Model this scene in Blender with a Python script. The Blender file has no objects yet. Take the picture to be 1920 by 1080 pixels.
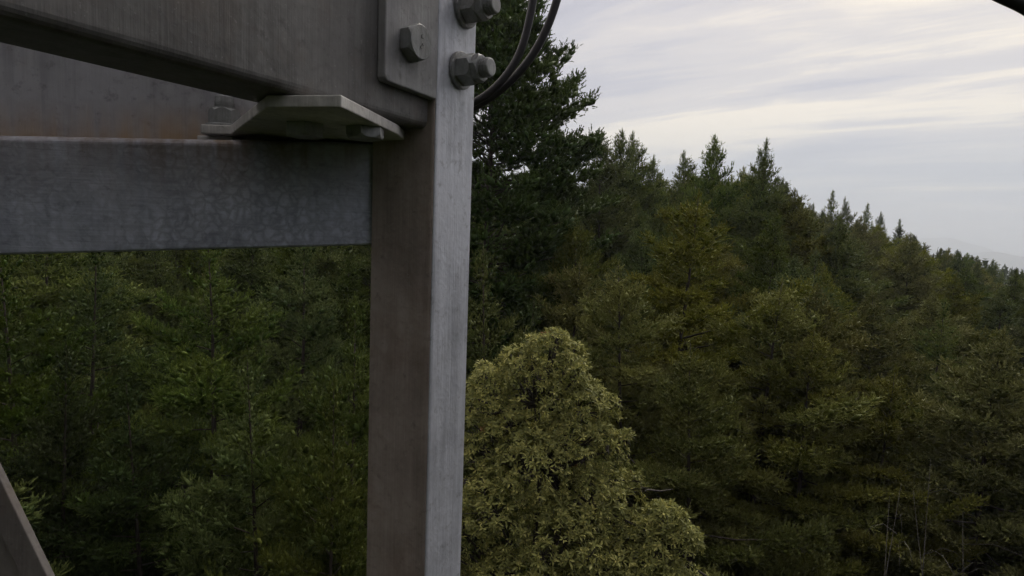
import bpy, bmesh, math, random
import numpy as np
from mathutils import Vector, Matrix, noise as mnoise

R = math.radians
SC = bpy.context.scene
COL = SC.collection

# ------------------------------------------------------------------ camera
EYE = Vector((0.0, 0.0, 22.0))
FPX = 1150.0                       # focal length in pixels of the 1920 wide photograph
PITCH, ROLL = -5.0, 2.0
cam_d = bpy.data.cameras.new('camera')
cam = bpy.data.objects.new('camera', cam_d)
COL.objects.link(cam)
cam_d.sensor_width = 36.0
cam_d.lens = 36.0 * FPX / 1920.0
cam_d.clip_start = 0.02
cam_d.clip_end = 60000.0
CAM_ROT = Matrix.Rotation(R(90 + PITCH), 3, 'X') @ Matrix.Rotation(R(ROLL), 3, 'Z')
cam.matrix_world = Matrix.Translation(EYE) @ CAM_ROT.to_4x4()
SC.camera = cam

# ------------------------------------------------------------------ sky and light
SUN_EL, SUN_AZ = 50.0, 36.0         # azimuth clockwise from +Y (straight ahead)
w = bpy.data.worlds.new('World')
SC.world = w
w.use_nodes = True
nt = w.node_tree
nt.nodes.clear()


def N(tree, typ, **kw):
    n = tree.nodes.new(typ)
    for k, v in kw.items():
        if k.startswith('i_'):
            n.inputs[int(k[2:]) if k[2:].isdigit() else k[2:].replace('_', ' ')].default_value = v
        else:
            setattr(n, k, v)
    return n


def L(tree, a, b):
    tree.links.new(a, b)


def ramp(tree, stops, interp='LINEAR'):
    r = tree.nodes.new('ShaderNodeValToRGB')
    r.color_ramp.interpolation = interp
    e = r.color_ramp.elements
    while len(e) < len(stops):
        e.new(0.5)
    for el, (p, c) in zip(e, stops):
        el.position = p
        el.color = (c[0], c[1], c[2], 1) if not isinstance(c, (int, float)) else (c, c, c, 1)
    return r


def mth(tree, op, a, b=None, c=None):
    n = tree.nodes.new('ShaderNodeMath')
    n.operation = op
    for i, x in enumerate((a, b, c)):
        if x is None:
            continue
        if isinstance(x, (int, float)):
            n.inputs[i].default_value = x
        else:
            tree.links.new(x, n.inputs[i])
    return n.outputs[0]


def mixc(tree, fac, a, b, mode='MIX'):
    n = tree.nodes.new('ShaderNodeMix')
    n.data_type = 'RGBA'
    n.blend_type = mode
    for sock, x in ((n.inputs[0], fac), (n.inputs[6], a), (n.inputs[7], b)):
        if isinstance(x, (int, float)):
            sock.default_value = x
        elif isinstance(x, tuple):
            sock.default_value = (x[0], x[1], x[2], 1)
        else:
            tree.links.new(x, sock)
    return n.outputs[2]


out = N(nt, 'ShaderNodeOutputWorld')
bg = N(nt, 'ShaderNodeBackground')
bg.inputs[1].default_value = 0.1
sky = N(nt, 'ShaderNodeTexSky', sky_type='NISHITA')
sky.sun_disc = False
sky.sun_elevation = R(SUN_EL)
sky.sun_rotation = R(SUN_AZ)
sky.altitude = 600
sky.air_density = 1.0
sky.dust_density = 2.0
tc = N(nt, 'ShaderNodeTexCoord')
sep = N(nt, 'ShaderNodeSeparateXYZ')
L(nt, tc.outputs['Generated'], sep.inputs[0])
zz = mth(nt, 'ADD', mth(nt, 'MAXIMUM', sep.outputs[2], 0.0), 0.10)
px = mth(nt, 'DIVIDE', sep.outputs[0], zz)
py = mth(nt, 'DIVIDE', sep.outputs[1], zz)
cmb = N(nt, 'ShaderNodeCombineXYZ')
L(nt, px, cmb.inputs[0])
L(nt, py, cmb.inputs[1])
rot = N(nt, 'ShaderNodeMapping')
rot.inputs['Rotation'].default_value = (0, 0, R(-55 - 90))     # streaks run along this bearing
L(nt, cmb.outputs[0], rot.inputs[0])


def cloud_noise(scale, stretch, detail, dist, off, rough=0.55):
    m = N(nt, 'ShaderNodeMapping')
    m.inputs['Scale'].default_value = (scale / stretch, scale, 1)
    m.inputs['Location'].default_value = (off, off * 0.37, 0)
    L(nt, rot.outputs[0], m.inputs[0])
    n = N(nt, 'ShaderNodeTexNoise')
    n.inputs['Scale'].default_value = 1.0
    n.inputs['Detail'].default_value = detail
    n.inputs['Roughness'].default_value = rough
    n.inputs['Distortion'].default_value = dist
    L(nt, m.outputs[0], n.inputs['Vector'])
    return n.outputs[0]


n_big = cloud_noise(0.42, 2.6, 3, 0.35, 3.1)
n_mid = cloud_noise(1.2, 3.6, 5, 0.7, 8.4, 0.52)
n_fine = cloud_noise(4.2, 3.6, 6, 0.9, 1.7, 0.62)
cl = mth(nt, 'ADD', mth(nt, 'ADD', mth(nt, 'MULTIPLY', n_big, 0.34), mth(nt, 'MULTIPLY', n_mid, 0.50)), mth(nt, 'MULTIPLY', n_fine, 0.15))
cr = ramp(nt, [(0.40, (3.9, 3.8, 4.35)), (0.47, (5.0, 4.8, 5.2)), (0.525, (6.5, 6.0, 5.8)), (0.60, (9.9, 8.7, 7.0))], 'EASE')
L(nt, cl, cr.inputs[0])
# thicker, bluer air towards the horizon
hz = ramp(nt, [(0.0, 1.0), (0.07, 0.85), (0.22, 0.25), (0.45, 0.0)], 'EASE')
L(nt, sep.outputs[2], hz.inputs[0])
c1 = mixc(nt, mth(nt, 'MULTIPLY', hz.outputs[0], 0.75), cr.outputs[0], (3.85, 4.2, 4.6))
c2 = mixc(nt, 0.92, sky.outputs[0], c1)
L(nt, c2, bg.inputs[0])
L(nt, bg.outputs[0], out.inputs[0])

sun_d = bpy.data.lights.new('sun', 'SUN')
sun_d.energy = 1.5
sun_d.angle = R(20)
sun_d.color = (1.0, 0.95, 0.87)
sun = bpy.data.objects.new('sun', sun_d)
COL.objects.link(sun)
sdir = Vector((math.sin(R(SUN_AZ)) * math.cos(R(SUN_EL)), math.cos(R(SUN_AZ)) * math.cos(R(SUN_EL)), math.sin(R(SUN_EL))))
sun.rotation_euler = sdir.to_track_quat('Z', 'Y').to_euler()
sun.location = (30, 10, 70)

SC.view_settings.view_transform = 'Standard'
SC.view_settings.look = 'None'
SC.view_settings.exposure = 0.3
SC.view_settings.gamma = 1.0
SC.view_settings.use_curve_mapping = False
SC.render.engine = 'CYCLES'
SC.cycles.max_bounces = 3
SC.cycles.diffuse_bounces = 2
SC.cycles.glossy_bounces = 2
SC.cycles.transmission_bounces = 2
SC.cycles.volume_bounces = 1
SC.cycles.use_adaptive_sampling = True
SC.cycles.adaptive_threshold = 0.03
SC.cycles.adaptive_min_samples = 16
SC.cycles.caustics_reflective = False
SC.cycles.caustics_refractive = False


# ------------------------------------------------------------------ helpers
def ray(u, v):
    d = CAM_ROT @ Vector(((u - 960) / FPX, (540 - v) / FPX, -1.0))
    return d


def at(u, v, depth):
    """world point on the sight line (u, v) whose distance straight ahead is depth"""
    d = ray(u, v)
    return EYE + d * (depth / d.y)


def hit_z(u, v, z):
    d = ray(u, v)
    return EYE + d * ((z - EYE.z) / d.z)


def hit_plane(u, v, p0, n):
    d = ray(u, v)
    return EYE + d * ((p0 - EYE).dot(n) / d.dot(n))


def tag(o, label=None, cat=None, group=None, kind=None):
    if label:
        o['label'] = label
    if cat:
        o['category'] = cat
    if group:
        o['group'] = group
    if kind:
        o['kind'] = kind
    return o


def link(name, me, mat=None, parent=None):
    o = bpy.data.objects.new(name, me)
    COL.objects.link(o)
    if mat is not None and me is not None and len(me.materials) == 0:
        me.materials.append(mat)
    if parent is not None:
        o.parent = parent
    return o


def empty(name, loc=(0, 0, 0)):
    o = bpy.data.objects.new(name, None)
    o.empty_display_size = 0.2
    o.location = loc
    COL.objects.link(o)
    return o


def np_mesh(name, verts, tris, col=None, smooth=False):
    me = bpy.data.meshes.new(name)
    verts = np.ascontiguousarray(verts, dtype=np.float32)
    tris = np.ascontiguousarray(tris, dtype=np.int32)
    nv, nf = len(verts), len(tris)
    me.vertices.add(nv)
    me.vertices.foreach_set('co', verts.ravel())
    me.loops.add(nf * 3)
    me.loops.foreach_set('vertex_index', tris.ravel())
    me.polygons.add(nf)
    me.polygons.foreach_set('loop_start', np.arange(0, nf * 3, 3, dtype=np.int32))
    if smooth:
        me.polygons.foreach_set('use_smooth', np.ones(nf, dtype=bool))
    if col is not None:
        a = me.attributes.new('var', 'FLOAT_COLOR', 'POINT')
        c4 = np.ones((nv, 4), dtype=np.float32)
        c4[:, :3] = col
        a.data.foreach_set('color', c4.ravel())
    me.update(calc_edges=True)
    return me


def bm_mesh(name, bm, smooth=False):
    me = bpy.data.meshes.new(name)
    bmesh.ops.recalc_face_normals(bm, faces=bm.faces)
    bm.to_mesh(me)
    bm.free()
    if smooth:
        for p in me.polygons:
            p.use_smooth = True
    return me


# ------------------------------------------------------------------ materials
def new_mat(name):
    m = bpy.data.materials.new(name)
    m.use_nodes = True
    t = m.node_tree
    t.nodes.clear()
    o = t.nodes.new('ShaderNodeOutputMaterial')
    return m, t, o


def needle_mat(name, dark, mid, tipc, brown=0.0, transl=0.12, tip_gain=1.0):
    m, t, o = new_mat(name)
    a = N(t, 'ShaderNodeAttribute', attribute_name='var')
    s = N(t, 'ShaderNodeSeparateColor')
    L(t, a.outputs['Color'], s.inputs[0])
    oi = N(t, 'ShaderNodeObjectInfo')
    base = mixc(t, s.outputs[1], dark, mid)
    base = mixc(t, mth(t, 'MULTIPLY', s.outputs[0], 0.75 * tip_gain), base, tipc)
    # per bough: some yellower, some greyer
    base = mixc(t, mth(t, 'MULTIPLY', s.outputs[2], 0.35), base, (tipc[0] * 0.8, tipc[1] * 0.72, tipc[2] * 0.6))
    hs = N(t, 'ShaderNodeHueSaturation')
    L(t, mth(t, 'ADD', mth(t, 'MULTIPLY', oi.outputs['Random'], 0.024), 0.490), hs.inputs['Hue'])
    r2 = mth(t, 'FRACT', mth(t, 'MULTIPLY', oi.outputs['Random'], 7.31))
    L(t, mth(t, 'ADD', mth(t, 'MULTIPLY', r2, 0.55), 0.72), hs.inputs['Value'])
    r3 = mth(t, 'FRACT', mth(t, 'MULTIPLY', oi.outputs['Random'], 13.7))
    L(t, mth(t, 'ADD', mth(t, 'MULTIPLY', r3, 0.3), 0.8), hs.inputs['Saturation'])
    L(t, base, hs.inputs['Color'])
    p = N(t, 'ShaderNodeBsdfPrincipled')
    p.inputs['Roughness'].default_value = 0.55
    p.inputs['Specular IOR Level'].default_value = 0.16
    L(t, hs.outputs[0], p.inputs['Base Color'])
    tr = N(t, 'ShaderNodeBsdfTranslucent')
    L(t, hs.outputs[0], tr.inputs['Color'])
    mx = N(t, 'ShaderNodeMixShader')
    mx.inputs[0].default_value = transl
    L(t, p.outputs[0], mx.inputs[1])
    L(t, tr.outputs[0], mx.inputs[2])
    L(t, mx.outputs[0], o.inputs[0])
    return m


M = {}
M['fir'] = needle_mat('fir_needles', (0.034, 0.060, 0.009), (0.086, 0.130, 0.021), (0.31, 0.36, 0.090))
M['olive_fir'] = needle_mat('olive_fir_needles', (0.066, 0.080, 0.011), (0.150, 0.168, 0.026), (0.37, 0.375, 0.090))
M['pale_fir'] = needle_mat('pale_tufted_fir_needles', (0.052, 0.080, 0.014), (0.110, 0.150, 0.030), (0.33, 0.375, 0.10))
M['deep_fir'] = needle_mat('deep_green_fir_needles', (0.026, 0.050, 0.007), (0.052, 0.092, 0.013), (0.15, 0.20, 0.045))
M['far_fir'] = needle_mat('distant_fir_needles', (0.032, 0.048, 0.018), (0.055, 0.078, 0.026), (0.10, 0.115, 0.045))


def leaf_mat():
    m, t, o = new_mat('broad_leaf')
    a = N(t, 'ShaderNodeAttribute', attribute_name='var')
    s = N(t, 'ShaderNodeSeparateColor')
    L(t, a.outputs['Color'], s.inputs[0])
    r = ramp(t, [(0.0, (0.072, 0.088, 0.025)), (0.45, (0.205, 0.222, 0.064)), (0.8, (0.42, 0.400, 0.125)), (0.975, (0.52, 0.48, 0.17)), (0.99, (0.20, 0.065, 0.035))])
    L(t, s.outputs[1], r.inputs[0])
    oi = N(t, 'ShaderNodeObjectInfo')
    c = mixc(t, mth(t, 'MULTIPLY', s.outputs[0], 0.4), r.outputs[0], (0.50, 0.47, 0.17))
    hs = N(t, 'ShaderNodeHueSaturation')
    L(t, mth(t, 'ADD', mth(t, 'MULTIPLY', oi.outputs['Random'], 0.35), 0.85), hs.inputs['Value'])
    L(t, c, hs.inputs['Color'])
    p = N(t, 'ShaderNodeBsdfPrincipled')
    p.inputs['Roughness'].default_value = 0.5
    p.inputs['Specular IOR Level'].default_value = 0.22
    L(t, hs.outputs[0], p.inputs['Base Color'])
    tr = N(t, 'ShaderNodeBsdfTranslucent')
    L(t, hs.outputs[0], tr.inputs['Color'])
    mx = N(t, 'ShaderNodeMixShader')
    mx.inputs[0].default_value = 0.22
    L(t, p.outputs[0], mx.inputs[1])
    L(t, tr.outputs[0], mx.inputs[2])
    L(t, mx.outputs[0], o.inputs[0])
    return m


M['leaf'] = leaf_mat()


def bark_mat(name, c0, c1):
    m, t, o = new_mat(name)
    tcn = N(t, 'ShaderNodeTexCoord')
    mp = N(t, 'ShaderNodeMapping')
    mp.inputs['Scale'].default_value = (9, 9, 2.2)
    L(t, tcn.outputs['Object'], mp.inputs[0])
    n = N(t, 'ShaderNodeTexNoise')
    n.inputs['Scale'].default_value = 2.0
    n.inputs['Detail'].default_value = 6
    L(t, mp.outputs[0], n.inputs['Vector'])
    r = ramp(t, [(0.32, c0), (0.68, c1)])
    L(t, n.outputs[0], r.inputs[0])
    p = N(t, 'ShaderNodeBsdfPrincipled')
    p.inputs['Roughness'].default_value = 0.9
    L(t, r.outputs[0], p.inputs['Base Color'])
    b = N(t, 'ShaderNodeBump')
    b.inputs['Strength'].default_value = 0.6
    b.inputs['Distance'].default_value = 0.03
    L(t, n.outputs[0], b.inputs['Height'])
    L(t, b.outputs[0], p.inputs['Normal'])
    L(t, p.outputs[0], o.inputs[0])
    return m


M['bark'] = bark_mat('fir_bark', (0.025, 0.019, 0.015), (0.075, 0.058, 0.046))
M['grey_bark'] = bark_mat('grey_bark', (0.035, 0.030, 0.024), (0.085, 0.072, 0.058))
M['dead_wood'] = bark_mat('dead_wood', (0.07, 0.062, 0.055), (0.19, 0.175, 0.155))


def ground_mat():
    m, t, o = new_mat('forest_floor')
    tcn = N(t, 'ShaderNodeTexCoord')
    n = N(t, 'ShaderNodeTexNoise')
    n.inputs['Scale'].default_value = 0.6
    n.inputs['Detail'].default_value = 8
    L(t, tcn.outputs['Object'], n.inputs['Vector'])
    n2 = N(t, 'ShaderNodeTexNoise')
    n2.inputs['Scale'].default_value = 9
    n2.inputs['Detail'].default_value = 5
    L(t, tcn.outputs['Object'], n2.inputs['Vector'])
    r = ramp(t, [(0.3, (0.030, 0.022, 0.014)), (0.52, (0.060, 0.042, 0.026)), (0.66, (0.035, 0.045, 0.018))])
    L(t, n.outputs[0], r.inputs[0])
    c = mixc(t, n2.outputs[0], r.outputs[0], (0.075, 0.055, 0.036))
    p = N(t, 'ShaderNodeBsdfPrincipled')
    p.inputs['Roughness'].default_value = 0.95
    L(t, c, p.inputs['Base Color'])
    L(t, p.outputs[0], o.inputs[0])
    return m


M['ground'] = ground_mat()


def steel_mat(name, c_lo, c_hi, cell=34.0, cell_amt=0.3, rust=0.15, rough=0.55, metal=0.35, streak=0.3, rust_z=None, rust_col=(0.13, 0.075, 0.042), axis='Z', skew=0.0):
    """weathered galvanised steel: spangle cells, run marks, fine scratches, rust film.
    rust_z = (z0, z1): rust thickens from z0 to z1 (object space), where water sits."""
    m, t, o = new_mat(name)
    tcn = N(t, 'ShaderNodeTexCoord')
    obj = tcn.outputs['Object']
    nz = N(t, 'ShaderNodeTexNoise')
    nz.inputs['Scale'].default_value = 60
    nz.inputs['Detail'].default_value = 5
    L(t, obj, nz.inputs['Vector'])
    wob = N(t, 'ShaderNodeVectorMath', operation='SCALE')
    L(t, nz.outputs['Color'], wob.inputs[0])
    wob.inputs['Scale'].default_value = 0.022
    add = N(t, 'ShaderNodeVectorMath', operation='ADD')
    L(t, obj, add.inputs[0])
    L(t, wob.outputs[0], add.inputs[1])
    vo = N(t, 'ShaderNodeTexVoronoi', feature='DISTANCE_TO_EDGE')
    vo.inputs['Scale'].default_value = cell
    L(t, add.outputs[0], vo.inputs['Vector'])
    edge = ramp(t, [(0.0, 1.0), (0.07, 0.7), (0.28, 0.0)], 'EASE')
    L(t, vo.outputs['Distance'], edge.inputs[0])
    vc = N(t, 'ShaderNodeTexVoronoi', feature='F1')
    vc.inputs['Scale'].default_value = cell * 1.7
    L(t, add.outputs[0], vc.inputs['Vector'])
    # large patches
    big = N(t, 'ShaderNodeTexNoise')
    big.inputs['Scale'].default_value = 9
    big.inputs['Detail'].default_value = 7
    big.inputs['Roughness'].default_value = 0.62
    L(t, obj, big.inputs['Vector'])
    # vertical runs
    mp = N(t, 'ShaderNodeMapping')
    mp.inputs['Scale'].default_value = (70, 70, 5)
    L(t, obj, mp.inputs[0])
    run = N(t, 'ShaderNodeTexNoise')
    run.inputs['Scale'].default_value = 1.0
    run.inputs['Detail'].default_value = 4
    L(t, mp.outputs[0], run.inputs['Vector'])
    # scratches along the member
    mp2 = N(t, 'ShaderNodeMapping')
    mp2.inputs['Scale'].default_value = (12, 12, 420) if axis == 'X' else (420, 420, 10)
    L(t, obj, mp2.inputs[0])
    scr = N(t, 'ShaderNodeTexNoise')
    scr.inputs['Scale'].default_value = 1.0
    scr.inputs['Detail'].default_value = 3
    L(t, mp2.outputs[0], scr.inputs['Vector'])
    f = mth(t, 'ADD', mth(t, 'MULTIPLY', big.outputs[0], 0.65), mth(t, 'MULTIPLY', run.outputs[0], streak))
    f = mth(t, 'ADD', f, mth(t, 'MULTIPLY', scr.outputs[0], 0.16))
    fr = ramp(t, [(0.43, 0.0), (0.66, 1.0)])
    L(t, f, fr.inputs[0])
    base = mixc(t, fr.outputs[0], c_lo, c_hi)
    pt = N(t, 'ShaderNodeTexNoise')
    pt.inputs['Scale'].default_value = 5
    pt.inputs['Detail'].default_value = 2
    L(t, obj, pt.inputs['Vector'])
    ptr = ramp(t, [(0.38, 0.15), (0.6, 1.0)])
    L(t, pt.outputs[0], ptr.inputs[0])
    base = mixc(t, mth(t, 'MULTIPLY', mth(t, 'MULTIPLY', edge.outputs[0], cell_amt), ptr.outputs[0]), base, (c_lo[0] * 0.35, c_lo[1] * 0.33, c_lo[2] * 0.33))
    # pale flecks of bare zinc
    fl = N(t, 'ShaderNodeTexNoise')
    fl.inputs['Scale'].default_value = 330
    fl.inputs['Detail'].default_value = 2
    L(t, obj, fl.inputs['Vector'])
    flr = ramp(t, [(0.66, 0.0), (0.74, 1.0)])
    L(t, fl.outputs[0], flr.inputs[0])
    base = mixc(t, mth(t, 'MULTIPLY', flr.outputs[0], 0.22), base, (0.42, 0.42, 0.43))
    # rust film
    rn = N(t, 'ShaderNodeTexNoise')
    rn.inputs['Scale'].default_value = 14
    rn.inputs['Detail'].default_value = 8
    rn.inputs['Roughness'].default_value = 0.65
    L(t, obj, rn.inputs['Vector'])
    rr = ramp(t, [(0.50, 0.0), (0.68, 1.0)])
    L(t, rn.outputs[0], rr.inputs[0])
    rf = mth(t, 'MULTIPLY', rr.outputs[0], rust)
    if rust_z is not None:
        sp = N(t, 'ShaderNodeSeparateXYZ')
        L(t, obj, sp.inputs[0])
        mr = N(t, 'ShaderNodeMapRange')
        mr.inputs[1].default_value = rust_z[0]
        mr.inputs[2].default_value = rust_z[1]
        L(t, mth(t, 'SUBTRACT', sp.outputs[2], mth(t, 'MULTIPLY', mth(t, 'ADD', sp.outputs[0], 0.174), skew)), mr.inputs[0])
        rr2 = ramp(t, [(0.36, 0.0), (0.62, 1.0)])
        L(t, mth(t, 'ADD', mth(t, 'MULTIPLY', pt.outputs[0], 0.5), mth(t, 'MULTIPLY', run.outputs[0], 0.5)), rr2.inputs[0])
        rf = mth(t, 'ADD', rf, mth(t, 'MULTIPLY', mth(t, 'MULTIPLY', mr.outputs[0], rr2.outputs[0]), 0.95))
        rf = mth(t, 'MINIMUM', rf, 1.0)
    # dark pits and grime spots
    gp = N(t, 'ShaderNodeTexNoise')
    gp.inputs['Scale'].default_value = 75
    gp.inputs['Detail'].default_value = 6
    gp.inputs['Roughness'].default_value = 0.7
    L(t, obj, gp.inputs['Vector'])
    gpr = ramp(t, [(0.30, 1.0), (0.44, 0.0)])
    L(t, gp.outputs[0], gpr.inputs[0])
    base = mixc(t, mth(t, 'MULTIPLY', gpr.outputs[0], 0.45), base, (c_lo[0] * 0.4, c_lo[1] * 0.38, c_lo[2] * 0.36))
    base = mixc(t, rf, base, rust_col)
    p = N(t, 'ShaderNodeBsdfPrincipled')
    L(t, base, p.inputs['Base Color'])
    p.inputs['Metallic'].default_value = metal
    ro = mth(t, 'ADD', mth(t, 'MULTIPLY', big.outputs[0], 0.25), rough - 0.12)
    L(t, ro, p.inputs['Roughness'])
    bp = N(t, 'ShaderNodeBump')
    bp.inputs['Strength'].default_value = 0.55
    bp.inputs['Distance'].default_value = 0.0012
    hh = mth(t, 'ADD', mth(t, 'MULTIPLY', big.outputs[0], 1.0), mth(t, 'MULTIPLY', scr.outputs[0], 0.4))
    hh = mth(t, 'ADD', hh, mth(t, 'MULTIPLY', vc.outputs['Distance'], 0.35))
    L(t, hh, bp.inputs['Height'])
    L(t, bp.outputs[0], p.inputs['Normal'])
    L(t, p.outputs[0], o.inputs[0])
    return m


M['steel_leg'] = steel_mat('galvanised_leg', (0.40, 0.415, 0.455), (0.66, 0.68, 0.74), cell=70, cell_amt=0.10, rust=0.05, streak=0.45)
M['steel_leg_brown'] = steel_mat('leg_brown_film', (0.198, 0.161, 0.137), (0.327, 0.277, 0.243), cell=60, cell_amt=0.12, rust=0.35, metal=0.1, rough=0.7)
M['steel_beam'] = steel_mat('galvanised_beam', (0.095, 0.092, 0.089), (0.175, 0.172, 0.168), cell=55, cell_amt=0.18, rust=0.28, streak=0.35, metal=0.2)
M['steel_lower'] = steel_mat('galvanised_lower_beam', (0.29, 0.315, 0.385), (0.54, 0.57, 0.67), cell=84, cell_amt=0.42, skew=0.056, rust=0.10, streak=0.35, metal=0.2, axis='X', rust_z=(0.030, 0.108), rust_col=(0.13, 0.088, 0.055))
M['steel_back'] = steel_mat('galvanised_back_plate', (0.250, 0.250, 0.266), (0.406, 0.406, 0.430), cell=40, cell_amt=0.2, rust=0.12, metal=0.2, streak=0.5, rust_z=(0.165, 0.118), skew=0.056, rust_col=(0.44, 0.31, 0.19))
M['steel_plate'] = steel_mat('galvanised_plate', (0.251, 0.251, 0.257), (0.414, 0.414, 0.414), cell=60, cell_amt=0.12, rust=0.12, metal=0.2)
M['steel_gusset'] = steel_mat('galvanised_gusset', (0.357, 0.348, 0.335), (0.654, 0.639, 0.609), cell=80, cell_amt=0.15, rust=0.2, metal=0.15)
M['steel_bolt'] = steel_mat('galvanised_bolt', (0.19, 0.20, 0.20), (0.35, 0.36, 0.36), cell=120, cell_amt=0.15, rust=0.3, metal=0.3, rough=0.5)
M['steel_brace'] = steel_mat('galvanised_brace', (0.118, 0.104, 0.097), (0.193, 0.176, 0.163), cell=60, cell_amt=0.12, rust=0.3, metal=0.15)


def plain_mat(name, c, rough, spec=0.5):
    m, t, o = new_mat(name)
    tcn = N(t, 'ShaderNodeTexCoord')
    n = N(t, 'ShaderNodeTexNoise')
    n.inputs['Scale'].default_value = 60
    L(t, tcn.outputs['Object'], n.inputs['Vector'])
    cc = mixc(t, n.outputs[0], (c[0] * 0.7, c[1] * 0.7, c[2] * 0.7), (c[0] * 1.3, c[1] * 1.3, c[2] * 1.3))
    p = N(t, 'ShaderNodeBsdfPrincipled')
    p.inputs['Roughness'].default_value = rough
    p.inputs['Specular IOR Level'].default_value = spec
    L(t, cc, p.inputs['Base Color'])
    L(t, p.outputs[0], o.inputs[0])
    return m


M['cable'] = plain_mat('cable_jacket', (0.022, 0.021, 0.025), 0.45)
M['hill'] = plain_mat('hill_woodland', (0.06, 0.075, 0.045), 1.0, 0.0)


# ------------------------------------------------------------------ the setting: ground, far hills
def gz(x, y):
    r = math.hypot(x, y)
    h = -0.030 * max(0.0, r - 55.0) if r < 3000 else -0.030 * 2945 - 0.02 * (min(r, 12000) - 3000)
    h += 1.2 * math.sin(x * 0.045 + 1.0) * math.sin(y * 0.038) * min(1.0, max(0.0, (r - 8) / 30.0)) * (1.0 if r < 1500 else 0.0)
    return h


def build_ground():
    rings = [0, 3, 6, 10, 14, 19, 25, 32, 40, 50, 62, 78, 98, 125, 160, 210, 280, 380, 520, 720, 1000, 1400, 2000, 3000, 4500, 7000, 10000, 14000]
    na = 96
    vs, ts = [(0, 0, gz(0, 0))], []
    for r in rings[1:]:
        for k in range(na):
            a = 2 * math.pi * k / na
            x, y = r * math.cos(a), r * math.sin(a)
            vs.append((x, y, gz(x, y)))
    for k in range(na):
        ts.append((0, 1 + k, 1 + (k + 1) % na))
    for i in range(len(rings) - 2):
        b0, b1 = 1 + i * na, 1 + (i + 1) * na
        for k in range(na):
            k2 = (k + 1) % na
            ts.append((b0 + k, b1 + k, b1 + k2))
            ts.append((b0 + k, b1 + k2, b0 + k2))
    o = link('ground', np_mesh('ground', np.array(vs), np.array(ts), smooth=True), M['ground'])
    tag(o, 'dark brown forest floor under the fir trees', 'ground', kind='structure')


build_ground()


def build_hills():
    # ridges ten kilometres out, seen at the right above the falling forest edge
    for name, dist, az0, az1, prof, lab in (
        ('distant_hills', 9000, 16, 60, lambda q: 105 + 40 * math.sin(q * 0.35 + 2.2) + 22 * math.sin(q * 1.1) + 9 * math.sin(q * 2.9) - 24 * max(0, q - 34) , 'pale blue hazy hill ridge on the horizon beyond the forest edge'),
        ('distant_hills', 6500, 25, 62, lambda q: 20 + 30 * math.sin(q * 0.5 + 0.4) + 14 * math.sin(q * 1.7) - 11 * max(0, q - 33), 'lower hazy foothills in front of the pale blue ridge'),
    ):
        vs, ts = [], []
        n = 120
        for i in range(n + 1):
            q = az0 + (az1 - az0) * i / n
            a = R(q)
            top = EYE.z + prof(q)
            for dd, zf in ((-1800, None), (-900, 0.45), (0, 1.0), (900, 0.5), (2000, None)):
                d = dist + dd + 120 * math.sin(q * 3.1 + dd)
                z0 = -330
                z = z0 if zf is None else z0 + (top - z0) * (zf + (0.05 * math.sin(q * 4.0 + dd) if zf < 1 else 0))
                vs.append((d * math.sin(a), d * math.cos(a), z))
        for i in range(n):
            for j in range(4):
                a0 = i * 5 + j
                ts += [(a0, a0 + 5, a0 + 6), (a0, a0 + 6, a0 + 1)]
        o = link(name, np_mesh(name, np.array(vs), np.array(ts), smooth=True), M['hill'])
        tag(o, lab, 'hills', kind='structure')


build_hills()


# ------------------------------------------------------------------ conifers
def shoot_template(rng, n, nl, nw, flat=0.55):
    """a needled shoot along +X, length 1; returns verts (n*3,3) and tip value"""
    V, T = [], []
    for i in range(n):
        s = (i + rng.random() * 0.8) / n
        if i >= n - 3:
            s = 0.97
        ang = rng.uniform(0, 2 * math.pi)
        rad = np.array([0.0, math.cos(ang), math.sin(ang) * flat + 0.22])
        rad /= np.linalg.norm(rad)
        fw = 0.55 + 0.5 * s if i < n - 3 else 1.6
        d = np.array([fw, 0, 0]) + rad
        d /= np.linalg.norm(d)
        ll = nl * rng.uniform(0.75, 1.2) * (1 - 0.25 * s)
        side = np.cross(d, np.array([rng.normal(), rng.normal(), rng.normal()]))
        side /= max(1e-6, np.linalg.norm(side))
        p = np.array([s * 0.95, 0, 0])
        V += [p - side * nw / 2, p + side * nw / 2, p + d * ll]
        T += [s * 0.6, s * 0.6, min(1.0, s * 0.75 + 0.3)]
    # the close-set needles along the twig read as two crossed blades
    hw = 0.13
    for (y, z_) in ((hw, 0.05), (-0.03, hw * 0.8)):
        q0, q1, q2, q3 = np.array([0, 0, 0.]), np.array([0.5, y, z_]), np.array([1.02, 0, 0.02]), np.array([0.5, -y, -z_])
        V += [q0, q1, q2, q0, q2, q3]
        T += [0, 0.35, 0.9, 0, 0.9, 0.35]
    return np.array(V), np.array(T)


def place_template(tv, tt, pos, dirs, ups, scale, rnd, brn, tipw):
    """stamp a template on every (pos, dir, up, scale)"""
    d = dirs / np.linalg.norm(dirs, axis=1, keepdims=True)
    s = np.cross(ups, d)
    s /= np.maximum(1e-6, np.linalg.norm(s, axis=1, keepdims=True))
    u = np.cross(d, s)
    v = (tv[None, :, 0, None] * d[:, None, :] + tv[None, :, 1, None] * s[:, None, :] + tv[None, :, 2, None] * u[:, None, :])
    v = v * scale[:, None, None] + pos[:, None, :]
    n, k = len(pos), len(tv)
    col = np.empty((n, k, 3), dtype=np.float32)
    col[:, :, 0] = tt[None, :] * tipw[:, None]
    col[:, :, 1] = rnd[:, None]
    col[:, :, 2] = brn[:, None]
    return v.reshape(-1, 3), col.reshape(-1, 3)


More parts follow.
